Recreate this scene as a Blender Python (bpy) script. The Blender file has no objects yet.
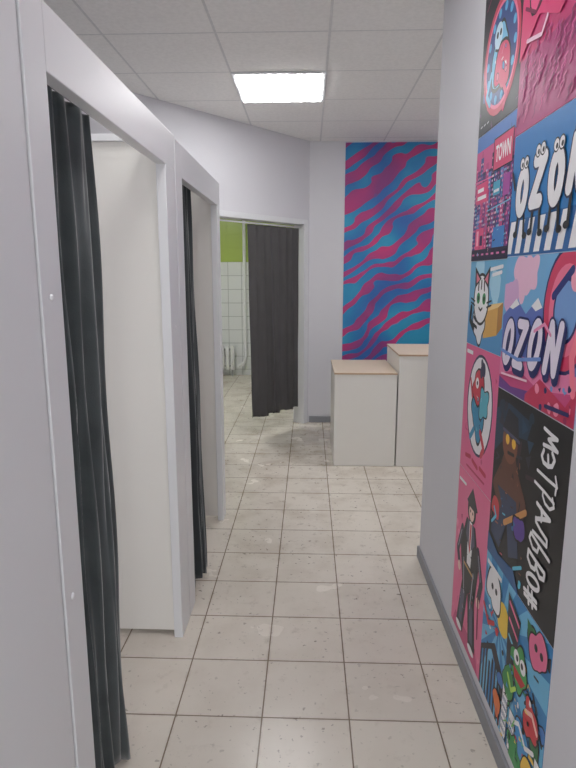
import bpy, bmesh, math, random
from mathutils import Vector, Matrix
random.seed(7)
S = bpy.context.scene
COL = S.collection
S.view_settings.view_transform = 'Standard'

# ------------------------------------------------------------------ helpers
def lin(c):
    return tuple(((v/255)/12.92 if v/255 <= 0.04045 else ((v/255+0.055)/1.055)**2.4) for v in c)+(1.0,)

_m = {}
def mat(name, rgb, rough=0.5, spec=0.5, noise=0.0, nscale=8.0, bump=0.0, bscale=200.0, metallic=0.0, sheen=0.0):
    if name in _m: return _m[name]
    m = bpy.data.materials.new(name); m.use_nodes = True
    nt = m.node_tree; b = nt.nodes['Principled BSDF']
    b.inputs['Base Color'].default_value = lin(rgb)
    b.inputs['Roughness'].default_value = rough
    b.inputs['Specular IOR Level'].default_value = spec
    b.inputs['Metallic'].default_value = metallic
    if sheen:
        b.inputs['Sheen Weight'].default_value = sheen
    tc = nt.nodes.new('ShaderNodeNewGeometry')
    if noise:
        n = nt.nodes.new('ShaderNodeTexNoise'); n.inputs['Scale'].default_value = nscale; n.inputs['Detail'].default_value = 4
        nt.links.new(tc.outputs['Position'], n.inputs['Vector'])
        r = nt.nodes.new('ShaderNodeMapRange')
        r.inputs['To Min'].default_value = 1-noise; r.inputs['To Max'].default_value = 1+noise
        nt.links.new(n.outputs['Fac'], r.inputs['Value'])
        mx = nt.nodes.new('ShaderNodeMix'); mx.data_type='RGBA'; mx.blend_type='MULTIPLY'
        mx.inputs[0].default_value = 1
        mx.inputs[6].default_value = lin(rgb)
        nt.links.new(r.outputs['Result'], mx.inputs[7])
        nt.links.new(mx.outputs[2], b.inputs['Base Color'])
    if bump:
        n2 = nt.nodes.new('ShaderNodeTexNoise'); n2.inputs['Scale'].default_value = bscale
        nt.links.new(tc.outputs['Position'], n2.inputs['Vector'])
        bp = nt.nodes.new('ShaderNodeBump'); bp.inputs['Strength'].default_value = bump; bp.inputs['Distance'].default_value = 0.002
        nt.links.new(n2.outputs['Fac'], bp.inputs['Height']); nt.links.new(bp.outputs['Normal'], b.inputs['Normal'])
    _m[name] = m
    return m

def emis(name, rgb, s):
    m = bpy.data.materials.new(name); m.use_nodes = True
    nt=m.node_tree; b = nt.nodes['Principled BSDF']
    b.inputs['Base Color'].default_value = (.8,.8,.8,1)
    b.inputs['Emission Color'].default_value = lin(rgb)
    g=nt.nodes.new('ShaderNodeNewGeometry')
    br=nt.nodes.new('ShaderNodeTexVoronoi'); br.inputs['Scale'].default_value=26; br.feature='DISTANCE_TO_EDGE'
    nt.links.new(g.outputs['Position'],br.inputs['Vector'])
    r=nt.nodes.new('ShaderNodeMapRange'); r.inputs['From Min'].default_value=0.02; r.inputs['From Max'].default_value=.2
    r.inputs['To Min'].default_value=.55; r.inputs['To Max'].default_value=s*1.6
    nt.links.new(br.outputs['Distance'],r.inputs['Value']); nt.links.new(r.outputs[0],b.inputs['Emission Strength'])
    return m

def link(o, parent=None):
    COL.objects.link(o)
    if parent: o.parent = parent
    return o

def boxes(name, bl, m, parent=None, bevel=0.0, label=None, cat=None, structure=False, smooth=False):
    bm = bmesh.new()
    for (x0,x1,y0,y1,z0,z1) in bl:
        vs=[bm.verts.new(p) for p in [(x0,y0,z0),(x1,y0,z0),(x1,y1,z0),(x0,y1,z0),(x0,y0,z1),(x1,y0,z1),(x1,y1,z1),(x0,y1,z1)]]
        for f in [(0,3,2,1),(4,5,6,7),(0,1,5,4),(1,2,6,5),(2,3,7,6),(3,0,4,7)]:
            bm.faces.new([vs[i] for i in f])
    me = bpy.data.meshes.new(name); bm.to_mesh(me); bm.free()
    o = bpy.data.objects.new(name, me); me.materials.append(m)
    link(o, parent)
    if bevel:
        md=o.modifiers.new('Bevel','BEVEL'); md.width=bevel; md.segments=2; md.limit_method='ANGLE'
    if label: o['label']=label
    if cat: o['category']=cat
    if structure: o['kind']='structure'
    return o

def empty(name, loc, label, cat, group=None):
    o = bpy.data.objects.new(name, None); o.location = loc; o.empty_display_size=.1
    link(o); o['label']=label; o['category']=cat
    if group: o['group']=group
    return o

def tube(name, pts, r, m, parent=None, label=None, cat=None, seg=12):
    bm=bmesh.new(); rings=[]
    pts=[Vector(p) for p in pts]
    for i,p in enumerate(pts):
        d=(pts[min(i+1,len(pts)-1)]-pts[max(i-1,0)]).normalized()
        a=Vector((0,0,1)) if abs(d.z)<.9 else Vector((1,0,0))
        u=d.cross(a).normalized(); v=d.cross(u)
        rings.append([bm.verts.new(p+u*r*math.cos(2*math.pi*k/seg)+v*r*math.sin(2*math.pi*k/seg)) for k in range(seg)])
    for i in range(len(rings)-1):
        for k in range(seg):
            bm.faces.new([rings[i][k],rings[i][(k+1)%seg],rings[i+1][(k+1)%seg],rings[i+1][k]])
    bm.faces.new(rings[0]); bm.faces.new(rings[-1])
    bmesh.ops.recalc_face_normals(bm, faces=bm.faces)
    for f in bm.faces: f.smooth=True
    me=bpy.data.meshes.new(name); bm.to_mesh(me); bm.free(); me.materials.append(m)
    o=bpy.data.objects.new(name,me); link(o,parent)
    if label:o['label']=label
    if cat:o['category']=cat
    return o

# ------------------------------------------------------------------ materials
def grid_mat(name, base, grout, sx, sy, ox, oy, mortar, rough, dirt=0.0, axes='XY', var=0.06, bumpd=0.002, mottle=0):
    m=bpy.data.materials.new(name); m.use_nodes=True; nt=m.node_tree; b=nt.nodes['Principled BSDF']
    N=nt.nodes.new; LK=nt.links.new
    g=N('ShaderNodeNewGeometry')
    sep=N('ShaderNodeSeparateXYZ'); LK(g.outputs['Position'],sep.inputs[0])
    cmb=N('ShaderNodeCombineXYZ')
    LK(sep.outputs[axes[0]],cmb.inputs[0]); LK(sep.outputs[axes[1]],cmb.inputs[1])
    mp=N('ShaderNodeMapping'); mp.inputs['Location'].default_value=(-ox+sx*40,-oy+sy*40,0)
    LK(cmb.outputs[0],mp.inputs['Vector'])
    br=N('ShaderNodeTexBrick'); br.offset=0; br.squash=1
    br.inputs['Scale'].default_value=1; br.inputs['Brick Width'].default_value=sx; br.inputs['Row Height'].default_value=sy
    br.inputs['Mortar Size'].default_value=mortar; br.inputs['Mortar Smooth'].default_value=.1
    c=lin(base)
    br.inputs['Color1'].default_value=tuple(v*(1-var) for v in c[:3])+(1,)
    br.inputs['Color2'].default_value=tuple(min(1,v*(1+var)) for v in c[:3])+(1,)
    br.inputs['Mortar'].default_value=lin(grout)
    LK(mp.outputs[0],br.inputs['Vector'])
    out=br.outputs['Color']
    def noise(sc,det,ro=.5):
        n=N('ShaderNodeTexNoise'); n.inputs['Scale'].default_value=sc; n.inputs['Detail'].default_value=det; n.inputs['Roughness'].default_value=ro
        LK(g.outputs['Position'],n.inputs['Vector']); return n.outputs['Fac']
    def mr(v,a,bb,c_,d):
        r=N('ShaderNodeMapRange'); r.inputs['From Min'].default_value=a; r.inputs['From Max'].default_value=bb
        r.inputs['To Min'].default_value=c_; r.inputs['To Max'].default_value=d; LK(v,r.inputs['Value']); return r.outputs[0]
    def mul(a,bb):
        q=N('ShaderNodeMath'); q.operation='MULTIPLY'; LK(a,q.inputs[0]); LK(bb,q.inputs[1]); return q.outputs[0]
    def mixc(f,a,col):
        q=N('ShaderNodeMix'); q.data_type='RGBA'; q.inputs[7].default_value=lin(col); LK(f,q.inputs[0]); LK(a,q.inputs[6]); return q.outputs[2]
    if mottle:
        q=N('ShaderNodeMix'); q.data_type='RGBA'; q.blend_type='MULTIPLY'; q.inputs[0].default_value=1
        LK(out,q.inputs[6]); LK(mr(noise(45,4),.35,.65,1-mottle,1.0),q.inputs[7]); out=q.outputs[2]
    if dirt:
        q=N('ShaderNodeMix'); q.data_type='RGBA'; q.blend_type='MULTIPLY'; q.inputs[0].default_value=1
        LK(out,q.inputs[6]); LK(mr(noise(1.7,2,.4),.2,.8,1-dirt,1.03),q.inputs[7]); out=q.outputs[2]
        far=mr(sep.outputs['Y'],1.8,4.8,.22,1.0)
        # soft brown film and streaky scuffs, heaviest toward the doorway
        out=mixc(mul(mr(noise(4.5,4,.6),.45,.75,0,.55),far),out,(158,138,116))
        sm=mul(mr(noise(14,6,.7),.58,.68,0,.6),far)
        out=mixc(sm,out,(128,110,92))
        br2=N('ShaderNodeTexBrick'); br2.offset=0; br2.squash=1
        br2.inputs['Scale'].default_value=1; br2.inputs['Brick Width'].default_value=sx; br2.inputs['Row Height'].default_value=sy
        br2.inputs['Mortar Size'].default_value=.012; br2.inputs['Mortar Smooth'].default_value=1
        LK(mp.outputs[0],br2.inputs['Vector'])
        out=mixc(mul(br2.outputs['Fac'],mr(noise(9,6,.7),.45,.65,0,.35)),out,(134,116,98))
        far2=mr(sep.outputs['Y'],1.4,4.0,.55,1.0)
        sp=mul(mul(mr(noise(42,2,.55),.655,.70,0,.85),mr(noise(2.2,2,.5),.35,.6,.1,1)),far2)
        out=mixc(sp,out,(82,70,60))
    LK(out,b.inputs['Base Color'])
    if dirt: LK(mr(noise(3,3,.5),.3,.7,rough-.03,rough+.05),b.inputs['Roughness'])
    else: b.inputs['Roughness'].default_value=rough
    bp=N('ShaderNodeBump'); bp.inputs['Distance'].default_value=bumpd; bp.invert=True
    LK(br.outputs['Fac'],bp.inputs['Height']); LK(bp.outputs[0],b.inputs['Normal'])
    return m,(nt,b,out,sep)

M_floor,_=grid_mat('floor_tile',(219,211,199),(136,122,106),.3,.3,.148,1.75,.0026,.23,dirt=.05,var=.025)
M_ceil,_=grid_mat('ceiling_tile',(250,249,247),(226,226,226),.6,.6,.1,3.917,.007,.9,var=.008,mottle=.06,bumpd=.0006)
M_util,(nt,b,tout,sep)=grid_mat('utility_wall',(232,234,234),(180,182,182),.2,.2,0,.09,.004,.3,axes='XZ',var=.01)
gt=nt.nodes.new('ShaderNodeMath'); gt.operation='GREATER_THAN'; gt.inputs[1].default_value=1.69
nt.links.new(sep.outputs['Z'],gt.inputs[0])
mx=nt.nodes.new('ShaderNodeMix'); mx.data_type='RGBA'; mx.inputs[7].default_value=lin((172,192,96))
nt.links.new(gt.outputs[0],mx.inputs[0]); nt.links.new(tout,mx.inputs[6]); nt.links.new(mx.outputs[2],b.inputs['Base Color'])

M_wall=mat('wall_paint',(214,213,218),.75,noise=.02,nscale=3,bump=.15,bscale=120)
M_board=mat('white_laminate',(229,230,232),.38,noise=.012,nscale=4)
M_board2=mat('white_laminate_board',(236,233,227),.45,noise=.012,nscale=4)
M_base=mat('baseboard_grey',(140,141,146),.5)
M_trim=mat('door_trim',(222,223,226),.45)
M_wood=mat('wood_edge',(192,164,134),.5,noise=.12,nscale=30)
M_top=mat('pale_top',(218,200,178),.4,noise=.06,nscale=20)
M_metal=mat('chrome',(200,200,205),.25,metallic=1)
M_cap=mat('cap_white',(238,238,240),.3)
M_cur1=mat('velvet_grey',(88,95,96),.9,.15,noise=.45,nscale=7,bump=.3,bscale=300,sheen=.6)
M_cur2=mat('velvet_dark',(64,69,71),.9,.15,noise=.3,nscale=9,bump=.3,bscale=300,sheen=.45)
M_cur3=mat('curtain_charcoal',(84,82,83),.85,.2,noise=.12,nscale=10,bump=.2,bscale=300,sheen=.1)

# ------------------------------------------------------------------ setting
CZ=2.75
XW=.605
boxes('floor',[(-3.2,2.4,-2.6,8.9,-.1,0)],M_floor,structure=True)
boxes('ceiling',[(-3.2,2.4,-2.6,8.9,CZ,CZ+.1)],M_ceil,structure=True)
boxes('wall_right',[(XW,XW+.14,-2.0,2.93,0,CZ)],M_wall,structure=True)
boxes('wall_recess',[(XW+.14,2.2,2.81,2.93,0,CZ)],M_wall,structure=True)
boxes('wall_recess_end',[(2.2,2.32,2.81,5.97,0,CZ)],M_wall,structure=True)
boxes('wall_far',[(0,2.2,5.85,5.97,0,CZ)],M_wall,structure=True)
boxes('wall_left',[(-1.62,-1.5,-2.0,3.97,0,CZ)],M_wall,structure=True)
boxes('wall_utility_far',[(-3.0,.12,8.7,8.8,0,CZ)],M_util,structure=True)
boxes('wall_utility_left',[(-3.1,-3.0,3.87,8.8,0,CZ)],M_util,structure=True)
boxes('wall_utility_right',[(0,.12,5.97,8.7,0,CZ)],M_util,structure=True)
boxes('wall_utility_front',[(-3.0,-1.62,3.87,3.97,0,CZ)],M_wall,structure=True)

ANG=math.atan2(-.782,-.624)
D0=Vector((0,5.85,0))
def diag(o):
    o.location=D0; o.rotation_euler=(0,0,ANG); return o
def dpt(t,off,z):
    return Vector((0,5.85,0))+Vector((-.624,-.782,0))*t+Vector((.782,-.624,0))*off+Vector((0,0,z))
O0,O1,OZ=.085,1.2,1.98
diag(boxes('wall_diagonal',[(0,O0,-.12,0,0,CZ),(O1,2.42,-.12,0,0,CZ),(O0,O1,-.12,0,OZ,CZ)],M_wall,structure=True))
diag(boxes('trim_1',[(O0-.055,O0+.004,-.125,.012,0,OZ+.045),(O1-.004,O1+.055,-.125,.012,0,OZ+.045),(O0+.004,O1-.004,-.125,.012,OZ-.004,OZ+.045)],M_trim,bevel=.003,structure=True))
boxes('baseboard_right',[(XW-.012,XW,-2,2.942,0,.065)],M_base,bevel=.003,structure=True)
boxes('baseboard_corner',[(XW-.012,2.2,2.93,2.942,0,.065)],M_base,bevel=.003,structure=True)
boxes('baseboard_far',[(0.01,2.2,5.838,5.85,0,.065)],M_base,bevel=.003,structure=True)
diag(boxes('baseboard_diagonal',[(O1+.055,2.38,0,.012,0,.065)],M_base,bevel=.003,structure=True))

# ------------------------------------------------------------------ light panels
def panel(x0,y0,s,label):
    e=empty('ceiling_light',(x0+.3,y0+.3,CZ),label,'ceiling light','recessed ceiling light panels')
    def P(n,bl,m,bv=0):
        o=boxes(n,bl,m,parent=e,bevel=bv); return o
    a=.298; z0=-.012; z1=0
    P('frame',[(-a,a,-a,-a+.022,z0,z1),(-a,a,a-.022,a,z0,z1),(-a,-a+.022,-a+.022,a-.022,z0,z1),(a-.022,a,-a+.022,a-.022,z0,z1)],M_trim,.002)
    P('diffuser',[(-a+.022,a-.022,-a+.022,a-.022,-.02,-.001)],s)
E=emis('led_panel',(250,250,250),18)
E2=emis('led_fill_added',(250,250,250),12)
panel(-.5,3.917,E,'glowing square LED panel added out of view overhead for fill light')
panel(-.5,1.517,E2,'glowing square LED panel added out of view overhead for fill light')  # added above the top of the frame, only to light the corridor
panel(-.5,-1.483,E2,'glowing square LED panel added out of view overhead for fill light')  # added fill panel behind the camera, never in view
panel(1.3,3.917,E,'glowing square LED panel added out of view overhead for fill light')  # added panel hidden by the right wall, lights the recess
panel(-1.7,6.317,emis('led_fill_side_room',(250,250,250),44),'glowing square LED panel added out of view to brighten the tiled side room')  # added unseen panel, strong so the side room reads bright

# ------------------------------------------------------------------ fitting cubicles
def cap(parent,x,y,z):
    bm=bmesh.new(); bmesh.ops.create_uvsphere(bm,u_segments=16,v_segments=8,radius=.0075)
    for v in bm.verts: v.co.x*=.5
    for f in bm.faces: f.smooth=True
    me=bpy.data.meshes.new('screw_cap'); bm.to_mesh(me); bm.free(); me.materials.append(M_cap)
    o=bpy.data.objects.new('screw_cap',me); o.location=Vector((x,y,z))-parent.location; link(o,parent)
FX=-.52
def cubicle(y0,w0,y1,w1,label,ztop=2.025):
    e=empty('fitting_cubicle',(FX-.02,y0,0),label,'fitting room','fitting cubicles in a row')
    L=e.location
    def B(n,b,m,bv=.002):
        return boxes(n,[(b[0]-L.x,b[1]-L.x,b[2]-L.y,b[3]-L.y,b[4],b[5])],m,parent=e,bevel=bv)
    B('post',(FX-.036,FX,y0,y0+w0,0,ztop),M_board)
    B('post',(FX-.036,FX,y1-w1,y1,0,ztop-.13),M_board)
    B('header',(FX-.036,FX,y0+w0,y1,ztop-.13,ztop),M_board)
    B('partition',(-1.495,FX-.036,y1-w1+.02,y1-w1+.038,.022,1.975),M_board2)
    B('top_rail',(-1.495,FX-.036,y1-w1+.006,y1-w1+.05,1.975,2.0),M_cap)
    for xx in (-1.3,-.9):
        B('foot',(xx,xx+.03,y1-w1+.02,y1-w1+.038,0,.022),M_base,.001)
    return e
c1=cubicle(1.125,.095,2.335,.15,'white laminate fitting cubicle frame with grey velvet curtain')
c2=cubicle(2.345,.115,3.47,.10,'white laminate fitting cubicle frame beside the curtained doorway',ztop=2.018)
cap(c1,FX+.001,1.165,1.455); cap(c1,FX+.001,1.16,.80)
cap(c1,FX+.001,2.25,1.3)
boxes('fitting_cubicle_wall',[(FX-.036,FX-.004,.0,1.12,0,2.4)],M_board,bevel=.002,label='plain white laminate panel beside the cubicle post',cat='panel')

def curtain(name,top0,top1,bot0,bot1,z0,z1,folds,amp,m,label,seed=1,out=(1,0,0),warp=.5,soft=1.0,pw=1.0):
    rnd=random.Random(seed); N=folds*22; R=60
    out=Vector(out).normalized()
    wa=[(rnd.uniform(.6,1.6),rnd.uniform(0,6.28),rnd.uniform(-1.2,1.2)) for _ in range(3)]
    K=folds*2+2; am=[rnd.uniform(.35,1.25) for _ in range(K)]; dr=[rnd.uniform(-.8,.8) for _ in range(K)]
    def interp(a,k):
        i=int(k); f=k-i; f=f*f*(3-2*f); return a[i]*(1-f)+a[i+1]*f
    bm=bmesh.new(); g=[]
    side=Vector((top1[0]-top0[0],top1[1]-top0[1],0)).normalized()
    for r in range(R+1):
        t=r/R; row=[]
        for i in range(N+1):
            s=i/N
            a=Vector(top0).lerp(Vector(top1),s); bb=Vector(bot0).lerp(Vector(bot1),s)
            p=a.lerp(bb,t**pw)
            w_=sum(c*math.sin(2*math.pi*f*s+ph+t*1.3*c) for f,ph,c in wa)*warp
            A=interp(am,s*(K-1.01)); D=interp(dr,s*(K-1.01))
            th=2*math.pi*folds*s+w_+D*t*2*soft
            o=amp*A*(.75+.45*t*soft)*math.sin(th)+amp*.18*math.sin(2.3*th+t*3)*(.4+t)+amp*.14*soft*math.sin(5*t*math.pi+th*1.7)
            sw=amp*.6*A*math.cos(th+.5)
            q=Vector((p[0],p[1],0))+out*o+side*sw
            q.z=z0+(z1-z0)*t+(.008*math.sin(th*.5) if t>.99 else 0)
            row.append(bm.verts.new(q))
        g.append(row)
    for r in range(R):
        for i in range(N):
            f=bm.faces.new([g[r][i],g[r][i+1],g[r+1][i+1],g[r+1][i]]); f.smooth=True
    me=bpy.data.meshes.new(name); bm.to_mesh(me); bm.free(); me.materials.append(m)
    o=bpy.data.objects.new(name,me); link(o); o['label']=label; o['category']='curtain'
    md=o.modifiers.new('Solidify','SOLIDIFY'); md.thickness=.003
    return o
curtain('curtain',(-.605,1.25),(-.605,1.665),(-.605,1.23),(-.575,1.62),1.93,.015,4,.030,M_cur1,'grey velvet curtain bunched against the cubicle post',seed=8,warp=.9,soft=1.1)
curtain('curtain',(-.60,2.485),(-.595,2.95),(-.575,2.48),(-.515,2.74),1.93,.025,4,.022,M_cur2,'dark velvet curtain gathered beside the second cubicle post',seed=5,warp=.8,pw=1.2)
tube('curtain_rod',[(-.605,1.13,1.94),(-.605,2.19,1.94)],.009,M_metal,label='thin metal curtain rod inside the cubicle header',cat='curtain rod')
tube('curtain_rod',[(-.60,2.36,1.94),(-.60,3.36,1.94)],.009,M_metal,label='thin metal curtain rod inside the second cubicle',cat='curtain rod')
a,b2=dpt(.12,-.03,0),dpt(.82,-.03,0)
a2,b3=dpt(.13,-.02,0),dpt(.79,-.02,0)
curtain('curtain',(a.x,a.y),(b2.x,b2.y),(a2.x,a2.y),(b3.x,b3.y),1.94,.185,7,.022,M_cur3,'charcoal fabric curtain hanging in the far doorway',seed=9,out=(.782,-.624,0),warp=.5,soft=.5)
tube('curtain_rod',[dpt(O0,-.03,1.95),dpt(O1,-.03,1.95)],.008,M_cap,label='white curtain rod across the far doorway',cat='curtain rod')

# pipes in the side room
tube('water_pipe',[(-.95,8.66,2.7),(-.95,8.66,.6),(-.95,8.66,.30),(-.96,8.64,.22),(-1.0,8.62,.17),(-1.06,8.62,.15)],.024,M_cap,label='white vertical pipe bending along the tiled wall',cat='pipe')
M_pg=mat('pipe_grey',(170,172,172),.4)
rad=empty('radiator',(-1.54,8.6,0),'low white ribbed radiator under the tiled wall','radiator')
for k in range(6):
    boxes('rib',[(k*.075,k*.075+.055,-.05,.04,.10,.46)],M_cap,parent=rad,bevel=.015)
boxes('manifold',[(0,.43,-.015,.01,.14,.17)],M_pg,parent=rad,bevel=.004)
boxes('manifold',[(0,.43,-.015,.01,.39,.42)],M_pg,parent=rad,bevel=.004)
boxes('leg',[(.02,.04,-.02,0,0,.11)],M_pg,parent=rad); boxes('leg',[(.39,.41,-.02,0,0,.11)],M_pg,parent=rad)

# ------------------------------------------------------------------ cabinets
def cab(x0,x1,y0,y1,h,label):
    e=empty('cabinet',(x0,y0,0),label,'cabinet','white storage cabinets stepped in height')
    w=x1-x0; d=y1-y0; t=.014
    boxes('body',[(0,w,0,d,0,h-t)],M_board2,parent=e,bevel=.0015)
    boxes('edge_strip',[(-.004,w+.001,-.006,d,h-t,h-.002)],M_wood,parent=e,bevel=.001)
    boxes('top',[(-.003,w,-.004,d,h-.002,h)],M_top,parent=e)
    return e
cab(.205,.69,4.455,5.16,.755,'low white laminate cabinet with pale wood edged top')
cab(.70,1.4,4.455,5.16,.90,'taller white laminate cabinet with pale wood edged top')

# ------------------------------------------------------------------ flat art
BLK=(22,22,28); WHT=(240,238,240)
class Art:
    def __init__(s,yfar,ynear,z0,z1,bg,name='wall_poster'):
        s.w=yfar-ynear; s.h=z1-z0; s.yf=yfar; s.z0=z0
        s.m=[];s.lay=0; s.name=name; s.hold=False
        s.v=[(0,0,0),(0,-s.w,0),(0,-s.w,s.h),(0,0,s.h),(-.001,0,0),(-.001,-s.w,0),(-.001,-s.w,s.h),(-.001,0,s.h)]
        s.f=[(0,1,2,3),(4,7,6,5),(0,4,5,1),(1,5,6,2),(2,6,7,3),(3,7,4,0)]; s.mi=[s.mid(bg)]*6
    def mid(s,c):
        m=mat('ink_%d_%d_%d'%tuple(c),c,.42,.4,noise=.03,nscale=25)
        if m not in s.m: s.m.append(m)
        return s.m.index(m)
    # ink layers: x is stored as a layer index and spread over a few mm at most in done()
    def raw(s,pts,c):
        if not s.hold: s.lay+=1
        n=len(s.v)
        for (u,v) in pts: s.v.append((s.lay,-u,v))
        s.f.append(tuple(range(n,n+len(pts)))); s.mi.append(s.mid(c))
    def poly(s,pts,c):
        P=[(u*s.w,v*s.h) for u,v in pts]
        e=.0005
        for ax,lim,sg in ((0,e,1),(0,s.w-e,-1),(1,e,1),(1,s.h-e,-1)):
            out=[]
            for i in range(len(P)):
                a=P[i-1];b=P[i]; ia=(a[ax]-lim)*sg>=0; ib=(b[ax]-lim)*sg>=0
                if ia!=ib:
                    t=(lim-a[ax])/(b[ax]-a[ax]); out.append((a[0]+t*(b[0]-a[0]),a[1]+t*(b[1]-a[1])))
                if ib: out.append(b)
            P=out
            if len(P)<3: return
        s.raw(P,c)
    def ell(s,cx,cy,r,c,ry=None,rot=0,n=28):
        ry=r if ry is None else ry; a=s.w/s.h
        s.poly([(cx+(r*math.cos(t)*math.cos(rot)-ry*math.sin(t)*math.sin(rot)), cy+a*(r*math.cos(t)*math.sin(rot)+ry*math.sin(t)*math.cos(rot))) for t in [2*math.pi*k/n for k in range(n)]],c)
    def rect(s,u0,v0,u1,v1,c): s.poly([(u0,v0),(u1,v0),(u1,v1),(u0,v1)],c)
    def line(s,pts,wd,c,joint=True):
        a=s.h/s.w
        if wd>.015 and joint: s.ell(pts[0][0],pts[0][1],wd/2,c,n=10)
        for i in range(len(pts)-1):
            (x0,y0),(x1,y1)=pts[i],pts[i+1]; dx=x1-x0; dy=(y1-y0)*a; l=math.hypot(dx,dy) or 1
            nx=-dy/l*wd/2; ny=dx/l*wd/2/a
            s.poly([(x0+nx,y0+ny),(x1+nx,y1+ny),(x1-nx,y1-ny),(x0-nx,y0-ny)],c)
            if wd>.015: s.ell(x1,y1,wd/2,c,n=10)
    def glyph(s,strokes,cx,cy,w,h,wd,c,rot=0,slant=0):
        a=s.w/s.h; cr,sr=math.cos(rot),math.sin(rot)
        for st in strokes:
            P=[]
            for (x,y) in st:
                px=(x-.5)*w+(y-.5)*h*slant; py=(y-.5)*h
                P.append((cx+px*cr-py*sr, cy+a*(px*sr+py*cr)))
            s.line(P,wd,c)
    def text(s,t,cx,cy,wd,ht,c,rot=0,off=.02,shear=0):
        cu=bpy.data.curves.new('t','FONT'); cu.body=t; cu.size=1; cu.align_x='CENTER'; cu.align_y='CENTER'; cu.offset=off; cu.shear=shear
        o=bpy.data.objects.new('t',cu); COL.objects.link(o); bpy.context.view_layer.update()
        dg=bpy.context.evaluated_depsgraph_get(); me=bpy.data.meshes.new_from_object(o.evaluated_get(dg))
        xs=[v.co.x for v in me.vertices]; ys=[v.co.y for v in me.vertices]
        mx_,my_=(min(xs)+max(xs))/2,(min(ys)+max(ys))/2; sx=wd*s.w/(max(xs)-min(xs)); sy=ht*s.w/(max(ys)-min(ys))
        s.lay+=1; n=len(s.v); mi=s.mid(c)
        cr,sr=math.cos(rot),math.sin(rot)
        for v in me.vertices:
            p=(v.co.x-mx_)*sx; q=(v.co.y-my_)*sy
            s.v.append((s.lay,-(cx*s.w+p*cr-q*sr),cy*s.h+p*sr+q*cr))
        for p in me.polygons: s.f.append(tuple(n+i for i in p.vertices)); s.mi.append(mi)
        bpy.data.objects.remove(o); bpy.data.curves.remove(cu); bpy.data.meshes.remove(me)
    def scatter(s,n,u0,u1,v0,v1,cols,seed,sz=.03,ol=True):
        rd=random.Random(seed)
        for _ in range(n):
            u=rd.uniform(u0,u1); v=rd.uniform(v0,v1); c=rd.choice(cols); k=rd.random(); z=sz*rd.uniform(.5,1.3)
            if k<.35: s.blob(u,v,z,c,rd.randint(0,999),n=6,ol=.25 if ol else None)
            elif k<.6: s.line([(u,v),(u+rd.uniform(-2,2)*z,v+rd.uniform(-2,2)*z),(u+rd.uniform(-2,2)*z,v+rd.uniform(-2,2)*z)],z*.35,c)
            elif k<.8:
                s.line([(u-z,v),(u+z,v+z*.3)],z*.4,c)
            else:
                a=rd.uniform(0,3.1); s.poly([(u+z*1.3*math.cos(a),v+z*math.sin(a)),(u+z*math.cos(a+2.1),v+z*math.sin(a+2.1)),(u+z*math.cos(a+4),v+z*math.sin(a+4))],c)
    def done(s,label):
        st=min(.00002,.0038/max(1,s.lay))
        V=s.v[:8]+[(-.001-st*x,y,z) for x,y,z in s.v[8:]]
        me=bpy.data.meshes.new(s.name); me.from_pydata(V,[],s.f)
        for m in s.m: me.materials.append(m)
        for i,p in enumerate(me.polygons): p.material_index=s.mi[i]
        o=bpy.data.objects.new(s.name,me); o.location=(XW,s.yf,s.z0); link(o)
        o['label']=label; o['category']='poster'; o['group']='colourful art posters on the corridor wall'
        return o
    def blob(s,cx,cy,r,c,seed=0,n=9,j=.3,ol=None):
        rd=random.Random(seed); a=s.w/s.h; P=[]
        rs=[1+rd.uniform(-j,j) for _ in range(n)]
        for k in range(n*5):
            t=k/(n*5)*n; i=int(t); f=t-i; f=f*f*(3-2*f)
            rr=r*(rs[i]*(1-f)+rs[(i+1)%n]*f); an=2*math.pi*k/(n*5)
            P.append((rr*math.cos(an),rr*math.sin(an)))
        if ol: s.poly([(cx+x*(1+ol),cy+a*y*(1+ol)) for x,y in P],BLK)
        s.poly([(cx+x,cy+a*y) for x,y in P],c)
def arc(cx,cy,rx,ry,a0,a1,n=14):
    return [(cx+rx*math.cos(math.radians(a0+(a1-a0)*k/n)),cy+ry*math.sin(math.radians(a0+(a1-a0)*k/n))) for k in range(n+1)]
# stroke glyphs; lower-case keys are the brush-drawn Cyrillic letters
GL={'O':[arc(.5,.5,.42,.5,0,360,18)],'Z':[[(.08,1),(.92,1),(.08,0),(.92,0)]],'N':[[(.1,0),(.1,1),(.9,0),(.9,1)]],
 'm':[[(-.05,-.1),(.08,.5),(.15,1),(.32,.6),(.5,.3),(.7,.7),(.9,1.08),(.96,.4),(1.05,-.05)]],
 'e':[[(.0,.85),(.4,1.05),(.85,.85),(.95,.5),(.8,.1),(.4,-.06),(-.02,.12)],[(.25,.5),(.95,.54)]],
 't':[[(-.05,.92),(.4,1.02),(1.05,.98)],[(.52,1.05),(.5,.5),(.42,-.12)]],
 'r':[[(.2,-.12),(.18,.5),(.25,1.05)],[(.05,.95),(.5,1.08),(.9,.88),(.88,.6),(.55,.42),(.2,.42)]],
 'a':[[(-.05,-.08),(.25,.5),(.5,1.1),(.75,.5),(1.05,-.1)],[(.1,.3),(.5,.4),(.95,.35)]],
 'l':[[(-.1,.02),(.15,.05),(.35,.5),(.45,1.02),(.9,1.05),(.95,.5),(1.05,-.1)]],
 'b':[[(.15,1.08),(.18,.5),(.12,0),(.6,-.05),(.95,.2),(.75,.46),(.2,.5)]],
 'v':[[(.1,-.05),(.15,.5),(.12,1.05),(.6,1.04),(.85,.8),(.6,.58),(.15,.52)],[(.15,.52),(.8,.48),(1,.22),(.7,-.04),(.1,-.05)]],
 '#':[[(.3,-.1),(.4,1.1)],[(.65,-.05),(.78,1.1)],[(-.05,.3),(1.05,.38)],[(.0,.68),(1.05,.74)]]}

C1F,C1N,C2N=2.23,1.832,1.30
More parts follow.
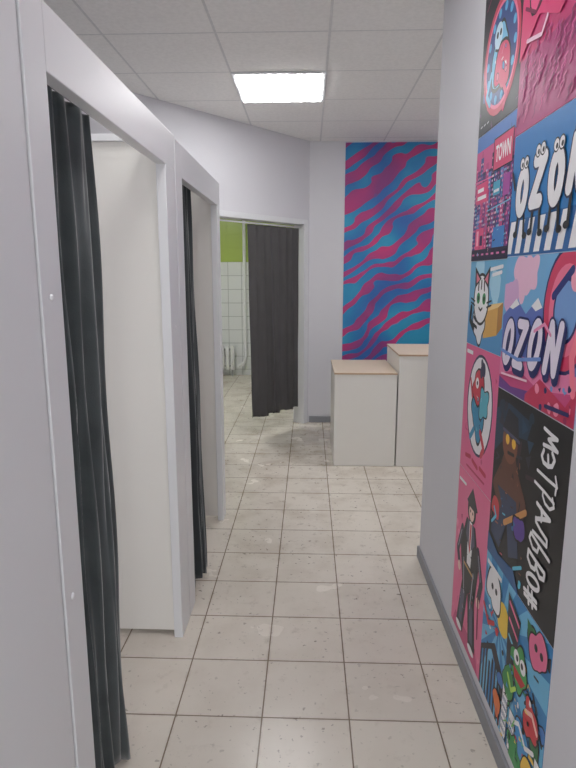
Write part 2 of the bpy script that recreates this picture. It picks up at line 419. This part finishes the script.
# A
p=Art(C1F,C1N,1.98,2.56,(24,26,38))
p.scatter(22,.02,.98,.02,.98,[(60,50,80),(150,50,90),(70,90,140),(110,60,110)],31,.03,False)
p.ell(.52,.36,.45,(196,58,88),ry=.45); p.ell(.52,.36,.40,(232,120,150)); p.ell(.52,.36,.37,(44,70,130))
for k in range(14):
    an=k*2*math.pi/14; p.ell(.52+.33*math.cos(an),.36+.33*math.sin(an)*p.w/p.h,.035,(90,170,215))
p.blob(.5,.38,.22,(120,190,225),4,ol=.12); p.blob(.58,.28,.16,(214,70,110),5,ol=.12); p.ell(.44,.47,.10,(200,225,240)); p.ell(.41,.48,.025,BLK); p.ell(.49,.48,.025,BLK)
p.line([(.3,.3),(.2,.2),(.3,.14)],.05,(120,190,225)); p.line([(.62,.2),(.72,.12),(.66,.06)],.05,(214,70,110))
p.scatter(9,.38,.68,.24,.42,[(90,150,200),(60,60,110),(230,130,160),WHT],33,.022)
p.line([(.38,.41),(.46,.39),(.52,.42)],.02,BLK); p.line([(.12,.78),(.6,.86)],.03,(190,60,90)); p.blob(.55,.88,.2,(70,110,170),6,ol=.1); p.ell(.5,.9,.07,(230,130,160))
for k in range(3): p.line([(.08+k*.09,.045),(.13+k*.09,.05)],.012,(220,220,225))
p.done('black poster with red ring badge around blue cartoon figure')
# B
p=Art(C1N,C2N,1.898,2.56,(196,52,112))
p.rect(0,0,1,.30,(168,44,112)); 
for k in range(90):
    rd=random.Random(k); u=rd.random(); v=rd.uniform(.0,.3); p.line([(u,v),(u+.03,v+.02),(u+.015,v+.04),(u+.05,v+.05)],.010,rd.choice([(196,72,140),(140,34,100),(210,90,150)]))
p.poly([(.0,.3),(.25,.42),(.5,.34),(.8,.45),(1,.38),(1,1),(0,1)],(220,66,120))
p.blob(.33,.70,.27,(232,92,140),8,ol=.06); p.ell(.25,.78,.08,WHT); p.ell(.43,.78,.08,WHT); p.ell(.26,.77,.035,BLK); p.ell(.42,.77,.035,BLK)
p.line([(.16,.66),(.26,.61),(.36,.65),(.46,.61),(.54,.68)],.06,WHT); p.line([(.16,.66),(.26,.61),(.36,.65),(.46,.61),(.54,.68)],.012,BLK)
p.blob(.8,.62,.16,(236,150,180),9,ol=.08); p.ell(.77,.64,.035,WHT); p.ell(.86,.64,.035,WHT); p.ell(.77,.64,.015,BLK); p.ell(.86,.64,.015,BLK)
p.line([(.05,.5),(.2,.44),(.32,.5),(.5,.42),(.62,.48)],.018,(120,24,70)); p.line([(.6,.9),(.75,.95),(.9,.88)],.02,(120,24,70))
p.line([(.1,.36),(.3,.33),(.36,.38)],.02,(240,200,220)); p.line([(.6,.4),(.66,.5),(.62,.56)],.02,WHT)
p.done('magenta poster with wavy pink faces and white eyes')
# C
p=Art(C1F,C1N,1.55,1.978,(56,46,90))
rd=random.Random(11)
p.rect(0,.7,1,1,(206,84,140)); p.rect(0,.88,1,1,(70,120,190))
for row,(hb,base) in enumerate(((.93,.3),(.62,.05))):
    for k in range(13):
        u=k*.08-.02-row*.03; h=rd.uniform(hb-.28,hb); p.rect(u,base,u+.078,h,rd.choice([(78,54,112),(44,44,82),(122,54,130),(50,78,138),(190,70,130),(90,130,190)]))
        p.lay+=1; p.hold=True; v=base+.02
        while v<h-.03:
            for q in (.008,.031,.054):
                if rd.random()<.8: p.rect(u+q,v,u+q+.016,v+.016,rd.choice([(232,110,160),(250,170,190),(110,190,220),(214,60,120),(240,230,235),(150,90,170)]))
            v+=.034
        p.hold=False
        if rd.random()<.5: p.line([(u+.04,h),(u+.04,h+.05)],.008,(30,30,50))
p.rect(.5,.66,.98,.90,(30,26,50)); p.rect(.515,.67,.965,.89,(214,66,112)); p.text('TOWN',.74,.78,.36,.13,WHT,off=.03)
p.rect(0,0,1,.09,(40,36,66))
for k in range(7): p.rect(.03+k*.14,.04,.1+k*.14,.055,(220,120,170))
p.rect(.06,.46,.40,.62,(226,80,130)); p.rect(.10,.49,.36,.52,WHT); p.rect(.10,.55,.28,.58,WHT); p.rect(.1,.09,.35,.26,(226,80,130)); p.rect(.14,.12,.2,.24,(250,170,190)); p.rect(.24,.12,.32,.2,(60,40,90)); p.rect(.6,.09,.9,.24,(60,130,200))
p.rect(.55,.48,.72,.58,(70,170,200)); p.rect(.57,.5,.7,.52,WHT); p.rect(.8,.45,.95,.6,(170,70,160)); p.line([(0,.64),(.5,.63)],.012,(230,120,170)); p.line([(.4,.38),(1,.41)],.01,(110,190,220))
p.scatter(22,.05,.95,.04,.4,[(232,110,160),(110,190,220),(250,170,190),(40,34,70)],61,.02,False)
p.done('pixel style night city poster in purple and pink')
# D
p=Art(C1N,C2N,1.555,1.896,(34,122,190))
p.rect(0,0,1,.30,(30,96,160))
for k in range(8):
    u=-.02+k*.135; p.poly([(u,.02),(u+.075,.02),(u+.125,.29),(u+.05,.29)],WHT)
for ch,u,v,sl in [('O',.17,.52,.1),('Z',.385,.56,.18),('O',.61,.53,.05),('N',.83,.58,.2)]:
    p.line([(u-.045,v-.2),(u-.055,.2)],.028,BLK); p.line([(u+.045,v-.2),(u+.055,.18)],.028,BLK)
    p.ell(u-.07,.18,.032,BLK,ry=.018); p.ell(u+.07,.16,.032,BLK,ry=.018)
    p.glyph(GL[ch],u,v,.13,.20,.092,(16,30,66),slant=sl); p.glyph(GL[ch],u,v,.13,.20,.070,WHT,slant=sl)
    for q in (-.02,.04): p.ell(u+q,v+.225,.034,BLK); p.ell(u+q,v+.225,.027,WHT); p.ell(u+q+.005,v+.215,.013,BLK)
p.line([(.07,.56),(.02,.7)],.02,BLK); p.line([(.93,.6),(.98,.78)],.02,BLK)
p.done('blue poster with white OZON letters walking over a crosswalk')
# E
p=Art(C1F,C1N,1.248,1.548,(112,178,216))
p.poly([(0,0),(1,0),(1,.28),(0,.4)],(84,150,200)); p.blob(.75,.7,.15,(170,214,236),3); p.blob(.3,.9,.12,(170,214,236),5)
p.poly([(.5,.12),(.86,.2),(.86,.5),(.5,.42)],(220,170,90)); p.poly([(.86,.2),(.98,.3),(.98,.56),(.86,.5)],(180,130,70)); p.poly([(.5,.42),(.86,.5),(.98,.56),(.66,.52)],(240,206,140))
p.blob(.36,.28,.19,(236,236,240),7,ol=.12); p.ell(.38,.56,.23,BLK); p.ell(.38,.56,.205,(244,242,244))
p.poly([(.18,.68),(.16,.94),(.36,.80)],BLK); p.poly([(.42,.80),(.60,.94),(.58,.68)],BLK); p.poly([(.22,.74),(.20,.87),(.32,.79)],(230,130,150)); p.poly([(.46,.79),(.56,.87),(.55,.74)],(230,130,150))
p.ell(.30,.57,.05,(60,150,90)); p.ell(.47,.57,.05,(60,150,90)); p.ell(.30,.57,.022,BLK); p.ell(.47,.57,.022,BLK); p.line([(.33,.46),(.38,.43),(.43,.46)],.02,BLK)
for v in (.48,.53): p.line([(.2,v),(.08,v+.03)],.016,BLK); p.line([(.56,v),(.68,v+.03)],.016,BLK)
p.line([(.29,.67),(.3,.76)],.03,BLK); p.line([(.38,.69),(.38,.77)],.03,BLK); p.line([(.47,.67),(.46,.76)],.03,BLK); p.line([(.2,.2),(.08,.3),(.1,.45)],.06,BLK)
p.line([(.28,.3),(.2,.34)],.03,BLK); p.line([(.3,.22),(.2,.25)],.03,BLK); p.line([(.62,.9),(.92,.93)],.03,WHT); p.line([(.68,.84),(.9,.87)],.03,WHT)
p.done('light blue poster with white cartoon cat beside parcel')
# F
p=Art(C1N,C2N,1.153,1.553,(116,176,220))
p.rect(0,0,1,.36,(232,128,172)); p.rect(0,.36,1,.5,(206,160,206)); 
p.blob(.25,.85,.12,(236,190,214),3); p.blob(.38,.88,.1,(236,190,214),8); p.blob(.85,.92,.12,(240,200,220),4); p.blob(.1,.72,.1,(214,170,210),2)
p.poly([(0,.56),(.2,.7),(.35,.6),(.5,.72),(.7,.54),(1,.58),(1,.3),(0,.3)],(96,116,190)); p.poly([(.2,.7),(.25,.66),(.15,.62),(.1,.63)],WHT); p.poly([(.5,.72),(.56,.66),(.48,.63),(.42,.66)],WHT)
p.poly([(0,0),(1,0),(1,.2),(.6,.12),(.3,.2),(0,.1)],(206,74,130)); p.poly([(0,0),(.6,0),(.45,.08),(.2,.05),(0,.09)],(110,60,140))
for r,c in ((.25,(40,40,100)),(.235,(214,60,100)),(.18,(240,120,150)),(.13,(40,40,100)),(.115,(120,160,215))):
    p.ell(.82,.66,r,c,ry=r*1.15)
p.poly([(.42,.05),(.6,.2),(.9,.1),(1,.24),(1,.0),(.42,0)],(200,50,90)); p.ell(.9,.84,.05,(250,170,190)); p.line([(.68,.74),(.86,.9)],.04,(36,50,120)); p.line([(.96,.2),(.92,.4),(.97,.54)],.05,(250,130,150))
p.scatter(14,.55,.95,.02,.22,[(40,40,100),(250,150,180),(120,160,215),(160,40,90)],71,.025,False)
for ch,u,v in [('O',.12,.37),('Z',.31,.38),('O',.515,.41),('N',.735,.42)]:
    p.glyph(GL[ch],u+.018,v-.03,.13,.22,.078,(30,36,100),slant=.24); p.glyph(GL[ch],u,v,.13,.22,.078,(30,36,100),slant=.24); p.glyph(GL[ch],u,v,.13,.22,.054,(234,224,240),slant=.24)
p.line([(.02,.30),(.3,.27),(.6,.33)],.02,(116,150,215)); p.line([(.5,.5),(.62,.56),(.7,.5)],.018,(240,150,190))
p.line([(.05,.12),(.45,.15)],.012,(250,210,225)); p.line([(.7,.05),(.95,.07)],.02,(40,40,100))
p.done('pink and blue sky poster with slanted white OZON lettering')
# G
p=Art(C1F,C1N,.765,1.246,(226,104,150))
p.scatter(14,.02,.98,.18,.98,[(240,140,176),(200,70,120)],81,.03,False)
p.ell(.52,.58,.38,(60,60,90),ry=.46); p.ell(.52,.58,.355,(236,232,236),ry=.435)
p.blob(.5,.5,.2,(50,140,180),3,ol=.12); p.blob(.45,.72,.15,(206,60,80),6,ol=.12); p.blob(.64,.62,.13,(90,180,200),8,ol=.12); p.ell(.43,.74,.05,WHT); p.ell(.43,.74,.02,BLK)
p.line([(.6,.4),(.72,.3),(.66,.24)],.06,(206,60,80)); p.line([(.4,.38),(.3,.3)],.06,(50,140,180)); p.line([(.3,.62),(.22,.74)],.04,(206,60,80)); p.blob(.57,.86,.08,(60,60,90),9)
p.scatter(10,.35,.7,.4,.75,[(40,60,110),(230,110,130),(90,180,200),WHT],82,.022)
p.line([(.2,.13),(.35,.15)],.04,(196,40,80)); p.line([(.42,.14),(.58,.12)],.04,(196,40,80)); p.line([(.65,.14),(.82,.13)],.04,(196,40,80)); p.line([(.25,.06),(.8,.065)],.02,(190,40,90)); p.rect(.05,.93,.25,.96,WHT)
p.done('pink poster with white oval and blue red cartoon figure')
# H
p=Art(C1N,C2N,.60,1.15,(20,20,26))
p.poly([(0,.62),(.22,.78),(.5,.82),(.55,.92),(.2,.95),(0,.88)],(30,58,84)); p.scatter(16,.0,.6,.55,.98,[(36,70,100),(44,44,60),(60,36,50),(24,50,70)],91,.05,False)
p.blob(.28,.55,.19,(96,56,44),4,ol=.1); p.ell(.26,.74,.12,(124,74,56)); p.poly([(.12,.78),(.2,.92),(.36,.9),(.4,.76)],(34,34,44)); p.ell(.22,.75,.03,(240,190,70)); p.ell(.32,.75,.03,(240,190,70))
p.line([(.24,.68),(.33,.69)],.02,BLK); p.line([(.14,.79),(.4,.78)],.02,(80,80,110))
p.poly([(.12,.45),(.42,.46),(.5,.18),(.36,.12),(.3,.3),(.2,.1),(.04,.14)],(44,60,92)); p.line([(.4,.58),(.52,.48),(.48,.36)],.07,(96,56,44)); p.line([(.16,.56),(.06,.44),(.16,.36)],.07,(96,56,44))
p.line([(.26,.28),(.56,.46)],.035,(200,140,80)); p.blob(.48,.34,.07,(90,60,150),2,ol=.2); p.blob(.1,.3,.06,(206,60,70),5)
p.scatter(16,.12,.45,.15,.68,[(130,80,60),(60,36,34),(60,84,124),(30,40,64),(160,100,70)],92,.02,False)
p.scatter(10,.02,.6,.02,.4,[(90,190,220),(200,90,110),(120,80,60),(50,110,160)],93,.02,False)
p.poly([(0,0),(.55,0),(.45,.09),(.2,.06),(0,.12)],(40,90,140)); p.line([(.05,.2),(.12,.26),(.08,.3)],.02,(90,190,220)); p.line([(.45,.1),(.56,.16)],.02,(90,190,220))
rd=random.Random(4)
for k,ch in enumerate('metralbvO#'):
    v=.90-k*.0905; hh=.15 if ch!='#' else .13
    p.glyph(GL[ch],.80-.008*k+rd.uniform(-.014,.014),v,.072,hh+rd.uniform(-.02,.07),rd.choice([.017,.020,.023]),WHT,rot=-math.pi/2+rd.uniform(-.18,.18),slant=.0)
p.done('black poster with brown figure and white brush graffiti lettering')
# I
p=Art(C1F,C1N,.10,.762,(228,110,152))
p.scatter(20,.02,.98,.02,.9,[(240,140,176),(206,80,128),(190,60,110)],101,.03,False)
p.poly([(.05,.0),(.95,.0),(.85,.12),(.15,.1)],(200,72,122)); p.ell(.5,.83,.13,BLK); p.ell(.5,.815,.08,(236,200,190)); p.poly([(.34,.86),(.5,.96),(.68,.86),(.6,.84),(.4,.84)],(40,36,50))
p.poly([(.36,.76),(.64,.76),(.8,.56),(.74,.34),(.84,.08),(.62,.06),(.52,.34),(.42,.05),(.2,.07),(.32,.36),(.2,.56)],BLK)
p.poly([(.40,.76),(.60,.76),(.56,.50),(.44,.50)],WHT); p.poly([(.48,.75),(.53,.75),(.52,.6),(.5,.57),(.48,.6)],(200,40,60))
p.poly([(.40,.76),(.46,.76),(.47,.6),(.36,.66)],(80,80,104)); p.poly([(.54,.76),(.60,.76),(.65,.66),(.54,.6)],(80,80,104))
p.line([(.24,.66),(.12,.5),(.2,.42)],.09,(50,46,64)); p.line([(.76,.66),(.9,.52),(.84,.4)],.09,(50,46,64)); p.ell(.2,.41,.05,(236,200,190)); p.ell(.84,.39,.05,(236,200,190))
p.line([(.22,.64),(.13,.52)],.02,(150,150,170)); p.line([(.78,.64),(.88,.53)],.02,(150,150,170)); p.poly([(.3,.3),(.44,.32),(.38,.1),(.28,.1)],(84,84,108)); p.poly([(.6,.32),(.72,.3),(.76,.1),(.66,.1)],(84,84,108))
p.line([(.84,.42),(.88,.2)],.03,(120,30,60)); p.line([(.34,.5),(.4,.3)],.02,(170,170,186)); p.line([(.66,.5),(.62,.28)],.02,(170,170,186)); p.line([(.36,.48),(.64,.48)],.025,(190,150,90)); p.ell(.47,.82,.015,BLK); p.ell(.54,.82,.015,BLK)
p.scatter(16,.3,.7,.12,.6,[(60,60,80),(130,130,150),(150,40,70)],102,.018,False)
p.ell(.3,.06,.1,WHT,ry=.035); p.ell(.72,.06,.1,WHT,ry=.035)
p.line([(.06,.93),(.28,.935)],.03,WHT)
p.done('pink poster with tall figure in black coat')
# J
p=Art(C1N,C2N,.10,.597,(52,132,190))
cx,cy=.3,.62
for k in range(12):
    a0=k*math.pi/6; p.poly([(cx,cy),(cx+1.3*math.cos(a0),cy+1.3*math.sin(a0)),(cx+1.3*math.cos(a0+.26),cy+1.3*math.sin(a0+.26))],(108,184,222))
for k in range(7):
    p.rect(.0+k*.055,.0,.028+k*.055,.30+.05*(k%3),(30,30,40)); 
p.poly([(0,.3),(.25,.48),(.45,.34),(.4,.0),(.38,0),(.36,.3),(.2,.4),(0,.26)],(30,30,40))
p.scatter(40,.38,1,.0,.95,[(58,154,84),(34,110,60),(60,120,190),(30,30,44),(60,120,190),(100,180,220),(240,200,80)],112,.05)
for u,h in ((.44,.36),(.56,.28),(.92,.3)):
    p.rect(u-.005,.02,u+.085,h+.005,BLK); p.rect(u,.02,u+.08,h,WHT)
    p.lay+=1; p.hold=True
    for q in range(4):
        for r_ in range(int((h-.06)/.05)): p.rect(u+.008+q*.018,.05+r_*.05,u+.018+q*.018,.075+r_*.05,(60,90,150))
    p.hold=False
p.ell(.36,.72,.10,(240,200,60)); p.blob(.18,.80,.11,WHT,5,ol=.12); p.ell(.15,.82,.02,BLK); p.ell(.22,.82,.02,BLK)
p.poly([(.42,.95),(.62,.88),(.58,.52),(.46,.5)],(40,40,52)); p.line([(.45,.9),(.6,.84)],.02,(230,110,150)); p.line([(.46,.8),(.59,.75)],.02,(230,110,150)); p.line([(.47,.7),(.58,.66)],.02,(110,190,220))
p.blob(.64,.60,.13,(66,160,84),7,ol=.1); p.ell(.60,.65,.04,WHT); p.ell(.69,.65,.04,WHT); p.ell(.61,.65,.017,BLK); p.ell(.68,.65,.017,BLK); p.poly([(.56,.58),(.74,.58),(.69,.52),(.59,.52)],(190,40,50))
p.blob(.84,.44,.10,(206,54,64),9,ol=.1); p.line([(.77,.45),(.85,.49),(.92,.44)],.025,(250,200,190)); p.blob(.50,.42,.09,(52,140,70),12,ol=.1); p.blob(.74,.2,.11,(66,150,210),13,ol=.08)
p.blob(.66,.08,.09,(58,154,84),15,ol=.1); p.blob(.86,.12,.09,(240,196,70),16,ol=.1); p.blob(.86,.86,.10,(230,110,150),17,ol=.1); p.ell(.83,.88,.02,BLK); p.ell(.90,.88,.02,BLK)
p.line([(.64,.26),(.7,.3),(.8,.24),(.9,.3)],.025,WHT); p.line([(.02,.62),(.12,.54),(.22,.6)],.03,(206,54,64))
p.blob(.36,.14,.07,(230,120,60),3,ol=.12); p.line([(.5,.46),(.56,.4),(.62,.46)],.025,(180,220,90)); p.rect(.04,.93,.3,.96,WHT)
p.scatter(50,.38,.98,.03,.6,[BLK,WHT,(250,220,90),(206,54,64),(120,200,110),BLK,(70,150,210)],113,.018,False)
p.scatter(10,.02,.36,.4,.9,[WHT,(30,60,120),(206,54,64)],114,.02,False)
p.done('comic collage poster in blue, green and yellow')

# ------------------------------------------------------------------ zebra mural
m=bpy.data.materials.new('zebra_print'); m.use_nodes=True; nt=m.node_tree; b=nt.nodes['Principled BSDF']; b.inputs['Roughness'].default_value=.5
N=nt.nodes.new; LK=nt.links.new
g=N('ShaderNodeNewGeometry')
mp=N('ShaderNodeMapping'); mp.inputs['Rotation'].default_value=(0,math.radians(32),0)
LK(g.outputs['Position'],mp.inputs['Vector'])
nw=N('ShaderNodeTexNoise'); nw.inputs['Scale'].default_value=1.7; nw.inputs['Detail'].default_value=0
LK(mp.outputs[0],nw.inputs['Vector'])
sc=N('ShaderNodeMapping'); sc.inputs['Scale'].default_value=(4.0,1,7.5); LK(mp.outputs[0],sc.inputs['Vector'])
ns=N('ShaderNodeTexNoise'); ns.inputs['Scale'].default_value=1.0; ns.inputs['Detail'].default_value=1.2; ns.inputs['Roughness'].default_value=.35
LK(sc.outputs[0],ns.inputs['Vector'])
sp=N('ShaderNodeSeparateXYZ'); LK(mp.outputs[0],sp.inputs[0])
def M(op,a,bv):
    q=N('ShaderNodeMath'); q.operation=op
    for i,x in enumerate((a,bv)):
        if x is None: continue
        if isinstance(x,(int,float)): q.inputs[i].default_value=x
        else: LK(x,q.inputs[i])
    return q.outputs[0]
ph=M('ADD',M('ADD',M('MULTIPLY',sp.outputs['Z'],2*math.pi/.145),M('MULTIPLY',nw.outputs['Fac'],17.0)),M('MULTIPLY',ns.outputs['Fac'],9.5))
nb=N('ShaderNodeTexNoise'); nb.inputs['Scale'].default_value=5.0; nb.inputs['Detail'].default_value=1; LK(mp.outputs[0],nb.inputs['Vector'])
sn=M('ADD',M('MULTIPLY',M('ADD',M('SINE',ph,None),1.0),.5),M('MULTIPLY',M('SUBTRACT',nb.outputs['Fac'],.5),1.0))
n=N('ShaderNodeTexNoise'); n.inputs['Scale'].default_value=2.6; n.inputs['Detail'].default_value=1
LK(g.outputs['Position'],n.inputs['Vector'])
def ramp(stops,inp):
    r=N('ShaderNodeValToRGB'); e=r.color_ramp.elements
    e[0].position=stops[0][0]; e[0].color=lin(stops[0][1]); e[1].position=stops[-1][0]; e[1].color=lin(stops[-1][1])
    for p_,c in stops[1:-1]:
        q=e.new(p_); q.color=lin(c)
    LK(inp,r.inputs[0]); return r.outputs[0]
pink=ramp([(.36,(196,58,120)),(.5,(170,58,124)),(.66,(136,60,126))],n.outputs['Fac'])
blue=ramp([(.36,(44,152,192)),(.5,(34,126,184)),(.66,(44,100,172))],n.outputs['Fac'])
msk=ramp([(.41,(0,0,0)),(.53,(255,255,255))],sn)
mx=N('ShaderNodeMix'); mx.data_type='RGBA'
LK(msk,mx.inputs[0]); LK(pink,mx.inputs[6]); LK(blue,mx.inputs[7]); LK(mx.outputs[2],b.inputs['Base Color'])
boxes('wall_mural',[(.34,1.275,5.843,5.849,.60,2.735)],m,label='tall blue and magenta zebra striped mural panel above cabinets',cat='mural')

# ------------------------------------------------------------------ world + camera
wd=bpy.data.worlds.new('World'); S.world=wd; wd.use_nodes=True
wd.node_tree.nodes['Background'].inputs[0].default_value=(.95,.97,1,1); wd.node_tree.nodes['Background'].inputs[1].default_value=2.4
cd=bpy.data.cameras.new('Camera'); cam=bpy.data.objects.new('Camera',cd); COL.objects.link(cam)
cd.sensor_fit='VERTICAL'; cd.sensor_height=36; cd.lens=580*36/768; cd.clip_start=.02
cam.location=(0,0,1.5); cam.rotation_euler=(math.radians(90-10.64),0,math.radians(2.04))
S.camera=cam
